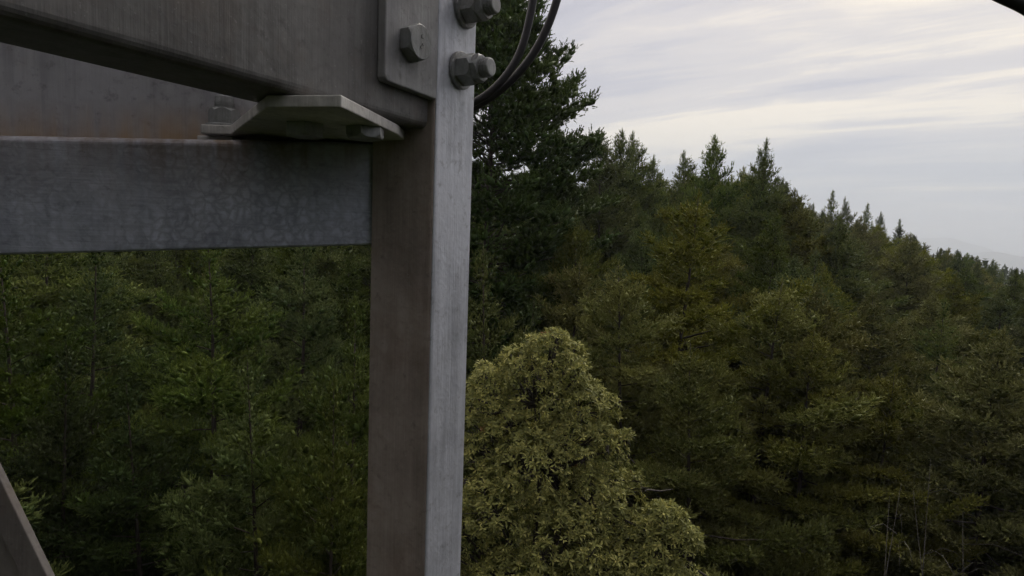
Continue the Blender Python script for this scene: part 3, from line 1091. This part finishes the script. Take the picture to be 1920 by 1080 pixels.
def broadleaf(name, label, base, lobes, n_clusters, n_parts, seed, limbs):
    """lobes: (centre, radii) list in world space; clusters sit on the lobes' outer skins, facing out and up"""
    rng = np.random.default_rng(seed)
    root = empty(name, base)
    tag(root, label, 'tree', 'broadleaf trees')
    b = np.array(base)
    rl = random.Random(seed)
    lobes = list(lobes)
    for c_, r_ in list(lobes):                   # lesser lobes break up the outline
        for q in range(3):
            a_ = rl.uniform(0, 6.28)
            e_ = rl.uniform(-0.2, 1.0)
            k_ = rl.uniform(0.75, 1.08)
            f_ = rl.uniform(0.24, 0.42)
            lobes.append(((c_[0] + math.cos(a_) * math.cos(e_) * r_[0] * k_, c_[1] + math.sin(a_) * math.cos(e_) * r_[1] * k_, c_[2] + math.sin(e_) * r_[2] * k_), (r_[0] * f_, r_[1] * f_, r_[2] * f_ * rl.uniform(0.9, 1.4))))
    cen = np.array([l[0] for l in lobes]) - b
    rad = np.array([l[1] for l in lobes])
    vol = np.array([r_[0] * r_[2] for r_ in rad])
    pick = rng.choice(len(lobes), n_clusters * 2, p=vol / vol.sum())
    dv = rng.normal(size=(n_clusters * 2, 3))
    dv /= np.linalg.norm(dv, axis=1, keepdims=True)
    dv[:, 2] = np.where(dv[:, 2] < -0.45, -dv[:, 2], dv[:, 2])
    shell = 1.0 - np.abs(rng.normal(0, 0.20, len(pick))) + rng.normal(0, 0.03, len(pick))
    pos = cen[pick] + dv * rad[pick] * shell[:, None]
    # drop clusters buried deep inside another lobe
    keep = np.ones(len(pos), bool)
    for c, r_ in zip(cen, rad):
        q = (((pos - c) / r_) ** 2).sum(1)
        keep &= ~(q < 0.38)
    pos, dv = pos[keep][:n_clusters], dv[keep][:n_clusters]
    n = len(pos)
    nd = dv * np.array([1, 1, 0.6]) + np.array([0, 0, 0.55]) + rng.normal(0, 0.22, (n, 3))
    nd /= np.linalg.norm(nd, axis=1, keepdims=True)
    temps = [leaf_cluster_arrays(rng, int(rng.integers(7, 11)), 0.098, 0.027) for _ in range(6)]
    tmesh = []
    for i, (tv, tt_, tc_) in enumerate(temps):
        me = np_mesh('leaf_cluster_%d' % i, tv, tt_, tc_)
        me.materials.append(M['leaf'])
        tmesh.append(me)
    # clusters nearest the camera and facing it become parts of their own
    eye = np.array(EYE) - b
    view = eye - pos
    dist = np.linalg.norm(view, axis=1)
    facing = (dv * view).sum(1) / dist
    px_u = []
    for p in pos:
        t_ = to_px(p + b)
        px_u.append(880 < t_[0] < 1900 and t_[1] < 1090 if t_ else False)
    score = np.where(np.array(px_u) & (facing > 0.25), dist, 1e6)
    order = np.argsort(score)
    single = set(order[:n_parts].tolist()) if n_parts else set()
    vs, ts, cs_, off = [], [], [], 0
    wood = Acc()
    for i in range(n):
        z_ = Vector(nd[i])
        qz = z_.to_track_quat('Z', 'Y') @ Matrix.Rotation(rng.uniform(0, 6.28), 3, 'Z').to_quaternion()
        sc = rng.uniform(0.75, 1.25)
        k = int(rng.integers(0, 6))
        if i in single:
            o = link('leaf_cluster', tmesh[k], None, root)
            o.location = pos[i]
            o.rotation_mode = 'QUATERNION'
            o.rotation_quaternion = qz
            o.scale = (sc, sc, sc)
        else:
            m3 = np.array(qz.to_matrix()) * sc
            tv, tt_, tc_ = temps[k]
            vs.append(tv @ m3.T + pos[i])
            ts.append(tt_ + off)
            c = tc_.copy()
            c[:, 1] = np.clip(c[:, 1] + rng.normal(0, 0.16), 0, 0.96)
            if rng.random() < 0.002:
                c[:, 1] = 0.995
            cs_.append(c)
            off += len(tv)
    crown = link('crown', np_mesh('crown_' + name, np.concatenate(vs), np.concatenate(ts), np.concatenate(cs_)), M['leaf'], root)
    crown['kind'] = 'stuff'
    # trunk, limbs to every lobe and twigs
    tv = [np.array(q) - b for q in limbs]
    wood.add(tube(tv, np.linspace(0.12, 0.012, len(tv)), 8))
    spine = np.array(tv)
    for c, r_ in zip(cen, rad):
        i = np.argmin(((spine - (c - [0, 0, r_[2] * 1.6])) ** 2).sum(1))
        s0 = spine[i]
        mid = (s0 + c) / 2 + [0, 0, -0.12]
        wood.add(tube([s0, mid, c, c + [0, 0, r_[2] * 0.5]], [0.03, 0.02, 0.012, 0.004], 5))
        for k in range(10):
            d = rng.normal(size=3)
            d /= np.linalg.norm(d)
            wood.add(tube([c, c + d * r_ * 0.5, c + d * r_ * 0.9], [0.010, 0.007, 0.003], 3))
    wv, wt = wood.arrays()
    link('trunk', np_mesh('trunk_' + name, wv, wt, smooth=True), M['grey_bark'], root)
    return root


def lobe(u, v, depth, r, rz=None):
    p = at(u, v, depth)
    return (tuple(p), (r * 0.9, r * 0.9, (rz or r) * 0.9))


rb = random.Random(9)
main_lobes = [lobe(1030, 668, 9.0, 0.46, 0.48), lobe(975, 690, 9.1, 0.42), lobe(1066, 700, 9.0, 0.40), lobe(1000, 730, 9.0, 0.58), lobe(1085, 765, 8.9, 0.52), lobe(925, 745, 9.2, 0.55), lobe(1125, 845, 8.9, 0.45), lobe(1165, 930, 8.9, 0.40), lobe(1180, 1010, 8.7, 0.42), lobe(880, 790, 9.3, 0.55), lobe(960, 800, 9.1, 0.62), lobe(1075, 830, 8.8, 0.55),
              lobe(900, 850, 9.1, 0.55), lobe(1000, 880, 8.6, 0.7), lobe(1110, 930, 8.7, 0.55), lobe(1140, 985, 8.8, 0.45), lobe(930, 960, 8.5, 0.7), lobe(1050, 1010, 8.4, 0.7), lobe(1150, 1080, 8.5, 0.6),
              lobe(870, 1000, 8.8, 0.6), lobe(800, 930, 9.3, 0.5), lobe(960, 1120, 8.2, 0.75), lobe(1080, 1150, 8.2, 0.7), lobe(820, 1120, 8.7, 0.7), lobe(1180, 1200, 8.4, 0.6), lobe(1000, 1260, 8.3, 0.9), lobe(1000, 840, 9.6, 0.7), lobe(1050, 980, 9.7, 0.9)]
tp = at(1010, 760, 9.0)
bx, by = at(1000, 900, 9.1).x, at(1000, 900, 9.1).y
broadleaf('broadleaf_tree', 'yellow green broadleaf tree with leaf rosettes in front of the firs beside the leg', (bx, by, gz(bx, by)),
          main_lobes, 7200, 300, 21,
          [(bx, by, gz(bx, by)), (bx + 0.2, by, 6), (bx - 0.1, by + 0.1, 11), (bx, by, 14.5), (bx + 0.05, by, 16.5), (bx + 0.1, by, 18.5), tuple(tp)])
side_lobes = [lobe(1240, 975, 8.6, 0.30), lobe(1275, 1020, 8.5, 0.34), lobe(1225, 1040, 8.5, 0.38), lobe(1270, 1100, 8.4, 0.42), lobe(1210, 1130, 8.4, 0.45), lobe(1250, 1200, 8.4, 0.5), lobe(1340, 1115, 8.3, 0.22)]
sp_ = at(1245, 1000, 8.6)
broadleaf('broadleaf_tree', 'small rounded broadleaf tree at the bottom beside the larger yellow green one', (sp_.x, sp_.y, gz(sp_.x, sp_.y)),
          side_lobes, 1000, 0, 22,
          [(sp_.x, sp_.y, gz(sp_.x, sp_.y)), (sp_.x - 0.1, sp_.y, 8), (sp_.x, sp_.y, 13), (sp_.x, sp_.y, 16), tuple(sp_)])


# ------------------------------------------------------------------ bare dead saplings in the gap on the right
def dead_sapling(u, v0, v1, depth, label, seed, spread=0.5):
    rng = np.random.default_rng(seed)
    p1, p0 = at(u, v0, depth), at(u + rng.uniform(-15, 15), v1, depth)
    base = np.array((p0.x, p0.y, gz(p0.x, p0.y)))
    top = np.array(p1) - base
    root = empty('dead_sapling', tuple(base))
    tag(root, label, 'dead sapling', 'bare dead saplings in the gap')
    a = Acc()
    kn = [top * q + np.array([rng.normal(0, .16), rng.normal(0, .16), 0]) * (1 if 0 < q < 1 else 0) for q in (0, .25, .5, .7, .85, 1)]
    a.add(tube(kn, [.024, .020, .016, .013, .009, .003], 5))
    link('trunk', np_mesh('dead_trunk', *a.arrays(), smooth=True), M['dead_wood'], root)
    for k in range(9):
        q = rng.uniform(0.55, 0.97)
        s0 = top * q
        ph = rng.uniform(0, 6.28)
        o_ = np.array([math.cos(ph), math.sin(ph), 0]) * spread * rng.uniform(0.5, 1.3)
        t_ = Acc()
        t_.add(tube([s0, s0 + o_ * 0.5 + [0, 0, 0.18], s0 + o_ * 0.9 + [0, 0, 0.10], s0 + o_ * 1.2 + [0, 0, -0.2]], [.007, .005, .004, .002], 3))
        link('branch', np_mesh('dead_branch', *t_.arrays(), smooth=True), M['dead_wood'], root)


dead_sapling(1668, 930, 1080, 11.6, 'pale bare sapling on the near side of the gap in the firs', 1)
dead_sapling(1690, 905, 1080, 11.9, 'tallest pale bare sapling in the gap in the firs', 2)
dead_sapling(1712, 920, 1080, 11.7, 'grey bare sapling between two others in the gap', 3)
dead_sapling(1745, 860, 1080, 12.4, 'dark grey bare sapling with arching twigs in the gap', 4, 0.9)
dead_sapling(1805, 960, 1080, 12.0, 'bare sapling alone nearest the frame edge in the gap', 5, 0.9)
# dead limb lying across the hollow right of the broadleaf tree
dl = Acc()
q0 = [at(1185, 922, 11.5), at(1215, 918, 11.5), at(1240, 921, 11.4), at(1262, 917, 11.4)]
dl.add(tube([np.array(q) for q in q0], [.022, .018, .014, .006], 5))
tag(link('dead_limb', np_mesh('dead_limb', *dl.arrays(), smooth=True), M['dead_wood']), 'pale dead limb level across the dark hollow beside the broadleaf tree', 'dead branch')


# ------------------------------------------------------------------ the steel tower
def extrude(outline, z0, z1, frame=None):
    """closed 2D outline (list of (x, y)) extruded from z0 to z1; frame maps local to world directions"""
    bm = bmesh.new()
    f = frame or Matrix.Identity(4)
    lo = [bm.verts.new(f @ Vector((x, y, z0))) for x, y in outline]
    hi = [bm.verts.new(f @ Vector((x, y, z1))) for x, y in outline]
    n = len(outline)
    bm.faces.new(lo[::-1])
    bm.faces.new(hi)
    for i in range(n):
        bm.faces.new((lo[i], lo[(i + 1) % n], hi[(i + 1) % n], hi[i]))
    return bm


def arc(c, r_, a0, a1, n=5):
    return [(c[0] + r_ * math.cos(a0 + (a1 - a0) * i / n), c[1] + r_ * math.sin(a0 + (a1 - a0) * i / n)) for i in range(n + 1)]


def frame(o, x, y, z):
    m = Matrix((x, y, z)).transposed().to_4x4()
    m.translation = o
    return m


def steel(name, bm, mat, parent, bevel=0.0012, label=None, seg=2):
    me = bm_mesh(name, bm)
    o = link(name, me, M[mat], parent)
    if bevel:
        b = o.modifiers.new('bevel', 'BEVEL')
        b.width = bevel
        b.segments = seg
        b.limit_method = 'ANGLE'
        b.angle_limit = R(35)
        b.harden_normals = False
    if label:
        o['label'] = label
    return o


TOWER = empty('steel_tower', EYE)
tag(TOWER, 'weathered galvanised steel tower frame with bolted leg, beams and brace close to the camera', 'tower')
ZV = Vector((0, 0, 1))


def W(p):                       # world point -> tower local
    return Vector(p) - EYE


# --- upper beam line: along its lower front edge
A = at(797, 240, 0.735)
hb = A.z                                    # underside of the upper beam
B = hit_z(0, 28, hb)
dB = (A - B).normalized()                   # runs from near left to far right
nB = Vector((dB.y, -dB.x, 0))               # faces right, towards the camera
print('beam dir', dB, 'h', hb - EYE.z, 'B', W(B))

# --- leg: a bent angle, heel towards the camera
Hh = at(812, 433, 0.735)
d1 = dB.copy()                              # pale flange runs back, parallel to the beam
d2 = Vector((-0.93, 0.36, 0)).normalized()  # brown flange runs left and slightly back
w1, w2, th, rh = 0.079, 0.087, 0.009, 0.007
nl1 = Vector((d1.y, -d1.x, 0))              # outward normal of the pale flange
nl2 = Vector((d2.y, -d2.x, 0))
if nl2.y > 0:
    nl2 = -nl2
h0 = Vector((Hh.x, Hh.y, 0))


def isect(p, d, q, e):
    den = d.x * e.y - d.y * e.x
    t_ = ((q.x - p.x) * e.y - (q.y - p.y) * e.x) / den
    return p + d * t_


# rounded heel: blend between the two outer faces
pts = []
ang_half = math.acos(max(-1, min(1, d1.dot(d2)))) / 2
tl = rh / math.tan(ang_half)
cen_h = h0 + (d1 + d2).normalized() * (rh / math.sin(ang_half))
s_ = h0 + d1 * tl
e_ = h0 + d2 * tl
a0 = math.atan2(s_.y - cen_h.y, s_.x - cen_h.x)
a1 = math.atan2(e_.y - cen_h.y, e_.x - cen_h.x)
if a1 - a0 > math.pi:
    a1 -= 2 * math.pi
if a0 - a1 > math.pi:
    a0 -= 2 * math.pi
heel_arc = [Vector((cen_h.x + rh * math.cos(a0 + (a1 - a0) * i / 6), cen_h.y + rh * math.sin(a0 + (a1 - a0) * i / 6), 0)) for i in range(7)]
in_c = isect(h0 - nl1 * th, d1, h0 - nl2 * th, d2)
poly1 = [h0 + d1 * w1] + heel_arc[:4] + [in_c, h0 - nl1 * th + d1 * w1]
poly2 = heel_arc[3:] + [h0 + d2 * w2, h0 - nl2 * th + d2 * w2, in_c]
z_lo, z_hi = -22.1, 3.0
steel('leg_flange', extrude([(p.x - EYE.x, p.y - EYE.y) for p in poly1], z_lo, z_hi), 'steel_leg', TOWER, 0.0015, 'pale grey flange of the upright leg')
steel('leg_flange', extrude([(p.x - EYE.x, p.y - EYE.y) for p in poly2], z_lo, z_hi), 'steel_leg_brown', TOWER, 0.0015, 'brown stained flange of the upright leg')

# --- upper beam: angle section, upright web facing right, flange turned left underneath
Fb = frame(W(A), dB, -nB, ZV)               # local x along the beam, y to the left, z up
rc = 0.009
sec = []                                    # (y, z)
sec += [(0.0, 0.26)] + [(y, z) for y, z in arc((rc, rc), rc, math.pi, 1.5 * math.pi, 5)] + [(0.072, 0.0), (0.072, 0.009), (0.0155, 0.009), (0.009, 0.0155), (0.009, 0.26)]
bm = bmesh.new()
x0, x1 = -1.15, 0.004
lo = [bm.verts.new(Fb @ Vector((x0, y, z))) for y, z in sec]
hi = [bm.verts.new(Fb @ Vector((x1, y, z))) for y, z in sec]
bm.faces.new(lo[::-1])
bm.faces.new(hi)
for i in range(len(sec)):
    j = (i + 1) % len(sec)
    bm.faces.new((lo[i], lo[j], hi[j], hi[i]))
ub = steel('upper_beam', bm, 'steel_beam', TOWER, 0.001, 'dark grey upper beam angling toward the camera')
for p in ub.data.polygons:
    p.use_smooth = False

# --- splice plate on the beam's face
pf = A + nB * 0.012                         # plane of its outer face
pl_tl = hit_plane(722, 5, pf, nB)
pl_bl = hit_plane(722, 147, pf, nB)
pl_br = hit_plane(817, 185, pf, nB)


def along(p):
    return (p - A).dot(dB), p.z - A.z


sx0, sz0 = along(pl_bl)
sx1, sz1 = along(pl_br)
print('plate', sx0, sz0, sx1, sz1)
Fp = frame(W(A), dB, ZV, nB)                # local x along, y up, z out
zb = (sz0 + sz1) / 2
ol = [(sx0, 0.27), (sx0, zb + 0.004), (sx0 + 0.004, zb), (sx1 + 0.002, zb - 0.002), (sx1 + 0.002, 0.27)]
steel('splice_plate', extrude(ol[::-1], 0.0005, 0.012, Fp), 'steel_plate', TOWER, 0.0014, 'small upright plate bolted over the end of the upper beam')


# --- bolts
def hexa(r_, a0=0.0):
    return [(r_ * math.cos(a0 + k * math.pi / 3), r_ * math.sin(a0 + k * math.pi / 3)) for k in range(6)]


def circ(r_, n=24):
    return [(r_ * math.cos(2 * math.pi * k / n), r_ * math.sin(2 * math.pi * k / n)) for k in range(n)]


def chamfer_hex(r_, z0, z1, fr, a0, ch=0.004):
    """hexagonal prism with its top corners turned off"""
    bm = bmesh.new()
    h = hexa(r_, a0)
    lo = [bm.verts.new(fr @ Vector((x, y, z0))) for x, y in h]
    up = []
    for k in range(6):
        x, y = h[k]
        x2, y2 = h[(k + 1) % 6]
        for q in range(4):
            t_ = q / 4
            xx, yy = x + (x2 - x) * t_, y + (y2 - y) * t_
            rr = math.hypot(xx, yy)
            zz_ = z1 - max(0.0, rr - r_ * 0.87) / (r_ * 0.13) * ch
            up.append(bm.verts.new(fr @ Vector((xx, yy, zz_))))
    cap = [bm.verts.new(fr @ Vector((r_ * 0.85 * math.cos(a0 + k * math.pi / 12), r_ * 0.85 * math.sin(a0 + k * math.pi / 12), z1))) for k in range(24)]
    bm.faces.new(lo[::-1])
    bm.faces.new(cap)
    for k in range(24):
        bm.faces.new((up[k], up[(k + 1) % 24], cap[(k + 1) % 24], cap[k]))
    for k in range(6):
        ids = [up[4 * k + q] for q in range(4)] + [up[(4 * k + 4) % 24]]
        bm.faces.new([lo[k], lo[(k + 1) % 6]] + ids[::-1])
    return bm


def bolt_nut(p, x, y, n, label, a0=0.25, stub=0.012, washer=True, second=True, s=0.92):
    """threaded end with washer, nut and thin lock nut standing on the face at p"""
    fr = frame(W(p), x, y, n)
    z = 0.0
    shank = extrude(circ(0.012 * s), -0.02, (0.006 if washer else 0) + 0.020 + (0.009 if second else 0) + stub, fr)
    root = steel('bolt', shank, 'steel_bolt', TOWER, 0.002, label)
    if washer:
        steel('washer', extrude(circ(0.0245 * s), 0.0004, 0.006, fr), 'steel_bolt', root, 0.0012)
        z = 0.0062
    steel('nut', chamfer_hex(0.0208 * s, z, z + 0.0195, fr, a0), 'steel_bolt', root, 0.0006)
    z += 0.0197
    if second:
        steel('lock_nut', chamfer_hex(0.0188 * s, z, z + 0.0085, fr, a0 + 0.35, 0.003), 'steel_bolt', root, 0.0006)
    # thread ridges on the stub
    for k in range(3):
        zt = z + (0.0095 if second else 0.001) + 0.003 * k
        if zt < z + stub + 0.006:
            steel('thread', extrude(circ(0.0128 * s, 16), zt, zt + 0.0014, fr), 'steel_bolt', root, 0)
    return root


def bolt_head(p, x, y, n, label, a0=0.4, r_=0.0208, h=0.0155, mat='steel_bolt'):
    fr = frame(W(p), x, y, n)
    root = steel('bolt_head', chamfer_hex(r_, 0.0003, h, fr, a0), mat, TOWER, 0.0006, label)
    return root, fr


# nuts on the pale flange
fl_p = h0.copy()
for (u, v, lab, a0) in ((861, 133, 'lower hexagonal nut on the pale flange of the leg', 0.55), (870, 18, 'upper hexagonal nut on the pale flange of the leg, cut by the frame', 0.35)):
    p = hit_plane(u, v, fl_p, nl1)
    bolt_nut(p, d1, ZV, nl1, lab, a0)
# bolt heads on the splice plate
p = hit_plane(770, 82, pf, nB)
bh, fr = bolt_head(p, dB, ZV, nB, 'hexagonal bolt head on the splice plate', 0.5)
# grade strokes stamped proud on the head
for k, (yy, hh_, xx) in enumerate(((0.006, 0.0035, 0.001), (-0.002, 0.002, 0.002), (-0.006, 0.002, -0.001))):
    steel('stamped_mark', extrude([(xx - 0.0015, yy - hh_ / 2), (xx + 0.0015, yy - hh_ / 2), (xx + 0.0015, yy + hh_ / 2), (xx - 0.0015, yy + hh_ / 2)], 0.0156, 0.0162, fr), 'steel_bolt', bh, 0)
bolt_head(p + ZV * 0.078, dB, ZV, nB, 'upper bolt head on the splice plate above the frame', 0.2)

# --- gusset plate lying between the beams
gt = 0.011
g_top = hb - 0.0015
gb = g_top - gt
P_ = lambda u, v: hit_z(u, v, gb)
back = 0.10
g_pts = [P_(376, 250), P_(432, 252), P_(500, 201), P_(640, 201), P_(746, 252)]
r_end = g_pts[-1] + Vector((0.0, 0.10, 0))
l_end = g_pts[0] + Vector((-0.005, 0.085, 0))
out_g = [(W(q).x, W(q).y) for q in g_pts + [r_end, l_end]]
print('gusset', [tuple(round(c, 3) for c in q) for q in out_g])
steel('gusset_plate', extrude(out_g, gb - EYE.z, g_top - EYE.z), 'steel_gusset', TOWER, 0.0012, 'pale horizontal gusset plate between the two beams')

# --- lower beam: upright web with a top flange turned back
Rr = at(699, 262, 0.772)
Lq = at(0, 370, 0.660)
Lr = Vector((Lq.x, Lq.y, Rr.z))
dL = (Rr - Lr)
dL.z = 0
dL.normalize()
nL = Vector((dL.y, -dL.x, 0))               # faces the camera
zt = gb - 0.0005
zbm = at(699, 459, 0.772).z
hL = zt - zbm
print('lower beam height', hL, 'dir', dL, 'top', zt - EYE.z)
TILT = R(3.2)
dT = (dL * math.cos(TILT) + ZV * math.sin(TILT)).normalized()
uT = dT.cross(nL) * -1
uT = uT if uT.z > 0 else -uT
Fl = frame(W(Vector((Rr.x, Rr.y, zt))), dT, -nL, uT)
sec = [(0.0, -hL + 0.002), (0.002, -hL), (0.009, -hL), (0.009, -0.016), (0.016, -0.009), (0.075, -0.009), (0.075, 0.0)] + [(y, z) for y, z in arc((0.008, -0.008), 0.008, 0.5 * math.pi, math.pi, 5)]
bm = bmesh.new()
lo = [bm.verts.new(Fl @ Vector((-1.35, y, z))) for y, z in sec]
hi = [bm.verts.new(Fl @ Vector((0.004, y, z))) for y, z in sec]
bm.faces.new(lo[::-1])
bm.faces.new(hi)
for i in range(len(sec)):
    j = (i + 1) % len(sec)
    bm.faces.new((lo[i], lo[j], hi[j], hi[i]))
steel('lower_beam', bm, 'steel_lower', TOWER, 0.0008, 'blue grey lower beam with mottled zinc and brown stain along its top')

# --- back plate seen between the two beams
Fk = frame(W(Vector((Rr.x, Rr.y, zt))) - nL * 0.085, dT, uT, nL)
steel('back_plate', extrude([(-1.4, 0.0008), (-0.02, 0.0008), (-0.02, 0.36), (-1.4, 0.36)], -0.008, 0.0, Fk), 'steel_back', TOWER, 0.001, 'grey plate behind the beams with rust along its foot')

# --- bolts through gusset
ear = at(421, 226, 0.795)
ear = Vector((ear.x, ear.y, g_top))
xh = Vector((1, 0, 0))
yh = Vector((0, 1, 0))
sh_ = Vector((ear.x, ear.y, gb))
steel('shim', extrude([(W(sh_).x - 0.022, W(sh_).y - 0.026), (W(sh_).x + 0.022, W(sh_).y - 0.026), (W(sh_).x + 0.022, W(sh_).y + 0.026), (W(sh_).x - 0.022, W(sh_).y + 0.026)], W(sh_).z - 0.0135, W(sh_).z - 0.0005), 'steel_gusset', TOWER, 0.001)
bolt_nut(ear, xh, yh, ZV, 'upright bolt and nut on the end of the gusset plate', 0.3, stub=0.016, second=False)
gq = hit_z(572, 232, gb)
gq = Vector((gq.x, gq.y, gb))
bolt_head(gq, xh, -yh, -ZV, 'bolt head under the gusset plate', 0.2, h=0.014)
gq2 = hit_z(690, 243, gb)
bolt_head(Vector((gq2.x, gq2.y - 0.012, gb)), xh, -yh, -ZV, 'bolt head under the gusset plate beside the leg', 0.5, h=0.012)

# --- diagonal brace at the lower left: an angle, edge on
b0, b1 = at(-150, 590, 0.60), at(190, 1290, 0.60)
dd = (b1 - b0).normalized()
sd = dd.cross(Vector((0, 1, 0))).normalized()
if sd.x < 0:
    sd = -sd
bk = dd.cross(sd).normalized()
if bk.y < 0:
    bk = -bk
Fd = frame(W(b0), sd, bk, dd)
ln = (b1 - b0).length
steel('diagonal_brace', extrude([(0, 0), (-0.022, -0.003), (-0.022, 0.006), (0, 0.009)], 0, ln, Fd), 'steel_brace', TOWER, 0.001, 'brownish diagonal brace at the lower corner of the frame')
Fd2 = frame(W(b0) - sd * 0.0245 + bk * 0.002, sd, bk, dd)
steel('diagonal_brace', extrude([(0, 0), (-0.05, -0.004), (-0.05, 0.004), (0, 0.008)], 0, ln, Fd2), 'steel_brace', TOWER, 0.001, 'second flat of the diagonal brace, beyond the dark gap')


# ------------------------------------------------------------------ cables
def cable(pix, rad, label):
    cu = bpy.data.curves.new('cable', 'CURVE')
    cu.dimensions = '3D'
    cu.bevel_depth = rad
    cu.bevel_resolution = 4
    cu.resolution_u = 10
    sp2 = cu.splines.new('NURBS')
    P3 = [at(*q) for q in pix]
    sp2.points.add(len(P3) - 1)
    for k, q in enumerate(P3):
        sp2.points[k].co = (q.x, q.y, q.z, 1)
    sp2.use_endpoint_u = True
    sp2.order_u = 4
    tmp = bpy.data.objects.new('cable', cu)
    COL.objects.link(tmp)
    dg = bpy.context.evaluated_depsgraph_get()
    me = bpy.data.meshes.new_from_object(tmp.evaluated_get(dg))
    bpy.data.objects.remove(tmp)
    for p in me.polygons:
        p.use_smooth = True
    me.materials.clear()
    o = link('cable', me, M['cable'])
    tag(o, label, 'cable', 'black cables by the leg')


cable([(1040, -420, 0.93), (1030, -220, 0.93), (1012, -70, 0.93), (995, 30, 0.93), (978, 100, 0.93), (945, 150, 0.93), (905, 186, 0.93), (860, 205, 0.95), (800, 215, 0.98), (790, 330, 1.0), (790, 700, 1.0), (780, 1500, 1.0)],
      0.0058, 'inner of the two black cables looping down behind the steel leg')
cable([(1110, -420, 0.95), (1090, -220, 0.95), (1064, -70, 0.95), (1037, 30, 0.95), (1008, 92, 0.95), (972, 140, 0.95), (925, 182, 0.95), (870, 212, 0.97), (815, 225, 1.0), (802, 330, 1.02), (802, 700, 1.02), (795, 1500, 1.02)],
      0.0062, 'outer of the two black cables looping down behind the steel leg')

cable([(1700, -150, 0.5), (1790, -62, 0.5), (1850, -22, 0.5), (1885, -4, 0.5), (1920, 10, 0.5), (1980, 50, 0.5), (2060, 130, 0.5), (2100, 260, 0.5)],
      0.0052, 'short stretch of black cable cutting the upper corner over the sky')

# ------------------------------------------------------------------ haze
bm = bmesh.new()
bmesh.ops.create_cube(bm, size=1.0)
hz_o = link('haze', bm_mesh('haze', bm))
hz_o.scale = (30000, 30000, 760)
hz_o.location = (0, 0, -100)
m, t, o = new_mat('haze')
pv = N(t, 'ShaderNodeVolumePrincipled')
pv.inputs['Color'].default_value = (0.86, 0.92, 1.0, 1)
pv.inputs['Density'].default_value = 0.00034
pv.inputs['Anisotropy'].default_value = 0.35
L(t, pv.outputs[0], o.inputs['Volume'])
hz_o.data.materials.append(m)
tag(hz_o, 'thin blue haze over the far hills', 'haze', kind='stuff')
